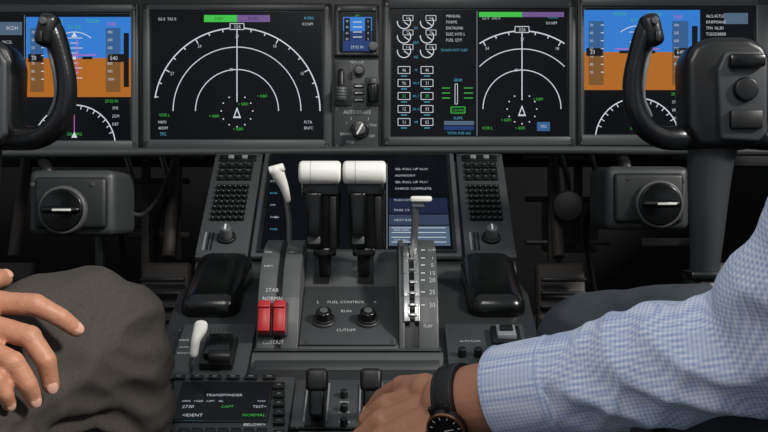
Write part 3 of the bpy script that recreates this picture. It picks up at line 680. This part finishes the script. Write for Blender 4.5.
# ---- first officer
e=empty('pilot',(.52,.72,.5))
pel=V((.54,.76,.50)); kneeL=wp(590,347,1.34); midL=wp(690,354,1.25); hipL=V((.46,.84,.50)); hipR=V((.63,.80,.50)); kneeR=V((.72,1.25,.54))
t=bmesh.new()
cap(t,pel+V((-.08,0,0)),.115,pel+V((.09,0,0)),.115)
chain(t,[(hipL,.095),(midL,.080),(kneeL,.066),(V((kneeL.x+.03,kneeL.y+.16,kneeL.z-.22)),.056),(V((.30,1.50,.15)),.045)])
chain(t,[(hipR,.095),(kneeR,.068),(V((.72,1.40,.33)),.056),(V((.70,1.52,.15)),.045)])
def dt(p): return .006*(.35-abs(nz(p,14,9,20,3)))+.003*nz(p,30,30,40)
TR1=cloth('trousers_slate',(54,59,65),(68,73,79),300,(0,0,.6),'plain')
skin(t,'trousers',e,TR1,.006,5,dt)
shoe(e,'shoe_1',V((.30,1.50,.11)),SHOE);shoe(e,'shoe_2',V((.70,1.52,.11)),SHOE)
wr=wp(452,403,1.14); el=wp(758,347,.99); shL=V((.425,.80,.885)); shR=V((.70,.74,.92)); elR=V((.80,.82,.64)); wrR=V((.74,1.03,.66))
fd=(el-wr).normalized(); F0=wr+fd*.068
t=bmesh.new()
cap(t,pel+V((-.06,0,.05)),.12,pel+V((.06,0,.05)),.12); cap(t,V((.50,.76,.62)),.115,V((.58,.76,.62)),.115)
cap(t,V((.49,.74,.78)),.112,V((.61,.74,.78)),.115); cap(t,shL+V((.05,-.03,-.02)),.072,shR+V((-.05,-.01,-.02)),.08)
chain(t,[(shL,.072),(shL.lerp(el,.5),.064),(el,.060)])
chain(t,[(el,.060),(F0.lerp(el,.66),.0575),(F0.lerp(el,.33),.0515),(F0+fd*.045,.0465),(F0+fd*.016,.0450)])
chain(t,[(shR,.078),(elR,.058),(wrR+(elR-wrR).normalized()*.03,.040)])
cap(t,V((.54,.73,.93)),.065,V((.54,.74,.97)),.062)
ax=fd
def ds(p):
    s=(p-wr).dot(ax); k=min(1,max(0,(s-.100)/.06))
    q=p-wr; u=q.dot(ax); w2=q-ax*u
    f=.013*k*(.26-abs(noise.noise(V((u*13+w2.z*20,w2.x*5,w2.z*9-u*6)))))
    f+=.008*k*(.26-abs(noise.noise(V((u*28-w2.z*24+5,w2.y*14,w2.z*14)))))
    f+=.0012*nz(p,40,40,40)
    return f
ang=math.atan2(fd.z,math.hypot(fd.x,fd.y)); az=math.atan2(fd.y,fd.x)
SH=cloth('shirt_check',(146,168,214),(236,241,249),75,(0,ang,-az),'check')
skin(t,'shirt',e,SH,.0042,3,ds)
# cuff band (open sleeve end)
b=B('cuff',e,frame=False)
b.ring(F0,fd,[(-.012,.0440),(-.014,.0462),(-.010,.0485),(.010,.0490),(.040,.0490),(.052,.0482),(.056,.0460),(.050,.0430),(.0,.0430)],SH,64)
for u in (-.008,.048): b.ring(F0+fd*u,fd,[(-.0007,.0484),(0,.0494),(.0007,.0484),(0,.047)],mat('shirt_seam',(170,188,222),.8),64)
b.cyl(F0+fd*.02+V((0,0,-1)).cross(fd).normalized()*.0485*-1,F0+fd*.02+V((0,0,-1)).cross(fd).normalized()*.0505*-1,.0055,.005,WHITE,20,bev=.0005)
b.done()
fg=[[wp(386,404,1.175),wp(368,420,1.19),wp(362,440,1.20),wp(362,458,1.21)],
    [wp(380,420,1.155),wp(361,438,1.165),wp(354,458,1.175),wp(354,476,1.185)],
    [wp(381,437,1.135),wp(362,454,1.14),wp(355,472,1.15),wp(355,488,1.165)],
    [wp(388,452,1.12),wp(371,467,1.12),wp(364,480,1.13),wp(364,492,1.14)]]
th=[wp(425,390,1.165),wp(402,387,1.195),wp(383,398,1.22),wp(370,412,1.235)]
camd=(V((0,0,1.0))-wr).normalized()
hand(e,'left_hand',wr+fd*.10,.038,wr,.0335,fg,th,(camd*.8+V((-.3,-.1,.6))))
autohand(e,'right_hand',elR,wrR,(-.25,.9,-.1),(-1,-.2,0),(0,0,1),.55)
head(e,V((.54,.78,1.15)),(-.1,1,-.1),(.54,.73,.96))
# wristwatch
b=B('wristwatch',frame=False)
STRAP=mat('watch_strap',(13,12,12),.45,bump=.3,bscale=200); GOLD=mat('rose_gold',(176,126,98),.3,.95); FACE=mat('watch_face',(10,10,12),.25)
wc=wr+fd*.008; nrm=camd-fd*camd.dot(fd); nrm=(nrm.normalized()*.80+V((0,-.25,-.50))); nrm=(nrm-fd*nrm.dot(fd)).normalized(); sd=fd.cross(nrm).normalized()
b.ring(wc,fd,[(-.0125,.0345),(-.012,.0385),(-.008,.0395),(0,.040),(.008,.0395),(.012,.0385),(.0125,.0345)],STRAP,64)
for u in (-.0095,.0095): b.ring(wc+fd*u,fd,[(-.0003,.0390),(0,.0398),(.0003,.0390),(0,.038)],KNOBG,64)
cc=wc+nrm*.039
b.cyl(cc,cc+nrm*.009,.0210,.0203,RUB,48,bev=.002); b.ring(cc+nrm*.0085,nrm,[(-.001,.0205),(.0012,.0200),(.0012,.0182),(-.001,.0180)],GOLD,48,ref=(1,0,0)); b.cyl(cc+nrm*.007,cc+nrm*.0091,.0184,.0184,FACE,48)
Rw=Matrix((fd,sd,nrm)).transposed()
for k in range(12):
    a=k*math.pi/6; p=cc+nrm*.0093+(fd*math.cos(a)+sd*math.sin(a))*.0150; b.box(p,(.003,.0007,.0004),WHT,0,Rw@Matrix.Rotation(a,3,'Z'))
b.box(cc+nrm*.0095+fd*.004,(.010,.0009,.0004),WHT,0,Rw); b.box(cc+nrm*.0096+sd*.006,(.0008,.013,.0004),WHT,0,Rw)
for s1 in (-1,1):
    for s2 in (-1,1): b.box(cc+nrm*.002+sd*s1*.021+fd*s2*.009,(.004,.009,.006),RUB,.001,Rw)
b.cyl(cc+nrm*.004-fd*.021,cc+nrm*.004-fd*.0255,.003,.003,GOLD,16,bev=.0005)
b.done()
# ---- captain
e=empty('pilot',(-.6,.72,.5))
pel=V((-.62,.72,.47)); kneeR=wp(98,338,1.20); midR=wp(-2,374,1.12); hipR=V((-.53,.78,.48)); hipL=V((-.71,.78,.48)); kneeL=V((-.80,1.22,.55))
t=bmesh.new()
cap(t,pel+V((-.09,0,0)),.115,pel+V((.08,0,0)),.115)
calf=wp(120,450,1.27); ankR=V((calf.x+.0,1.42,.14))
chain(t,[(hipR,.098),(midR,.087),(kneeR,.0765),(calf,.060),(ankR,.048)])
chain(t,[(hipL,.098),(kneeL,.072),(V((-.78,1.38,.33)),.06),(V((-.75,1.50,.15)),.048)])
def dt2(p):
    q=p-kneeR
    f=.016*(.26-abs(noise.noise(V((q.x*10+q.z*10,q.y*6,q.z*14-q.x*9)))))+.009*(.26-abs(noise.noise(V((q.x*24+2+q.z*14,q.y*14,q.z*30-q.x*14)))))
    k=min(1,max(0,(-q.z-.01)/.05))
    w=noise.noise(V((q.x*9,q.y*9,q.z*9+4)))
    f+=.0045*k*math.sin((q.z*1.0+q.x*.8)*150+w*7)
    return f
TR2=cloth('trousers_charcoal',(56,52,49),(74,69,64),300,(0,0,.4),'plain')
skin(t,'trousers',e,TR2,.0045,3,dt2)
shoe(e,'shoe_1',V((ankR.x,1.42,.11)),SHOE);shoe(e,'shoe_2',V((-.75,1.50,.11)),SHOE)
wr2=wp(-84,322,1.00); shR=V((-.46,.68,.90)); shL=V((-.78,.68,.90)); elR2=V((-.46,.86,.63)); elL=V((-.88,.80,.62)); wrL=V((-.80,1.02,.66))
t=bmesh.new()
cap(t,pel+V((-.06,0,.05)),.12,pel+V((.06,0,.05)),.12);cap(t,pel+V((-.04,0,.15)),.115,pel+V((.04,0,.15)),.115)
cap(t,V((-.69,.68,.77)),.115,V((-.55,.68,.77)),.115); cap(t,shL+V((.05,0,-.02)),.08,shR+V((-.05,0,-.02)),.08)
d2=(elR2-wr2).normalized()
chain(t,[(shR,.078),(elR2,.056),(wr2+d2*.05,.042)]); chain(t,[(shL,.078),(elL,.056),(wrL+(elL-wrL).normalized()*.03,.04)])
cap(t,V((-.62,.67,.92)),.065,V((-.62,.68,.96)),.062)
skin(t,'shirt',e,cloth('shirt_white',(215,218,222),(235,238,242),90,(0,0,0),'plain'),.006,4,lambda p:.004*(.3-abs(nz(p,16,16,16))))
fg=[[wp(-4,302,1.055),wp(36,305,1.05),wp(60,317,1.055),wp(76,329,1.065)],
    [wp(-12,325,1.035),wp(30,337,1.025),wp(46,360,1.025),wp(51,386,1.035)],
    [wp(-18,347,1.02),wp(13,362,1.005),wp(28,384,1.01),wp(34,400,1.02)],
    [wp(-26,367,1.01),wp(-4,380,.995),wp(5,393,1.0),wp(9,404,1.01)]]
th=[wp(-60,300,1.03),wp(-24,286,1.075),wp(-8,280,1.10),wp(4,278,1.12)]
hand(e,'right_hand',elR2,.034,wr2,.028,fg,th,(V((0,0,1.0))-wr2).normalized()+V((0,0,.5)))
autohand(e,'left_hand',elL,wrL,(.2,.9,-.1),(1,-.2,0),(0,0,1),.55)
head(e,V((-.62,.72,1.13)),(.1,1,-.1),(-.62,.67,.95))
# ---- seats
SEAT=mat('seat_fabric',(44,46,50),.85,var=.15,bump=.3)
for cx in (.54,-.62):
    b=B('pilot_seat',frame=False)
    b.box((cx,.72,.335),(.50,.50,.11),SEAT,.035,seg=4); b.box((cx,.45,.68),(.46,.11,.62),SEAT,.04,Matrix.Rotation(math.radians(8),3,'X'),4)
    b.box((cx,.40,1.08),(.26,.09,.16),SEAT,.03,seg=4); b.cyl((cx,.70,0),(cx,.70,.29),.10,.12,STEELD,bev=.01); b.box((cx,.70,.015),(.42,.60,.03),STEELD,.005)
    for s in (-1,1): b.box((cx+s*.26,.56,.30),(.03,.30,.05),PANELD,.01)
    b.done()

# ------------------------------------------------------------ light + camera
w=bpy.data.worlds.new('w'); scn.world=w; w.use_nodes=True
w.node_tree.nodes['Background'].inputs[0].default_value=(.84,.92,1,1); w.node_tree.nodes['Background'].inputs[1].default_value=.38
def light(name,kind,loc,tgt,en,size=None,col=(1,1,1)):
    l=bpy.data.lights.new(name,kind); l.energy=en; l.color=col
    if kind=='AREA': l.size=size
    if kind=='SUN': l.angle=size
    o=bpy.data.objects.new(name,l); link(o); o.location=loc
    o.rotation_euler=(Vector(tgt)-Vector(loc)).to_track_quat('-Z','Y').to_euler()
light('sun','SUN',(2.0,.3,2.2),(0.1,1.4,.5),3.0,math.radians(8),(1,.97,.92))
light('overhead_fill','AREA',(-.1,.2,2.1),(-.05,1.7,.5),9,.5,(1,.97,.93))  # added soft fill from above to brighten the cockpit, not an actual ceiling lamp
cam=bpy.data.cameras.new('camera'); co=bpy.data.objects.new('camera',cam); link(co)
co.location=(0,0,H); co.rotation_euler=(math.radians(90)-TH,0,0); cam.sensor_width=36; cam.lens=F/768*36; cam.clip_start=.02
scn.camera=co
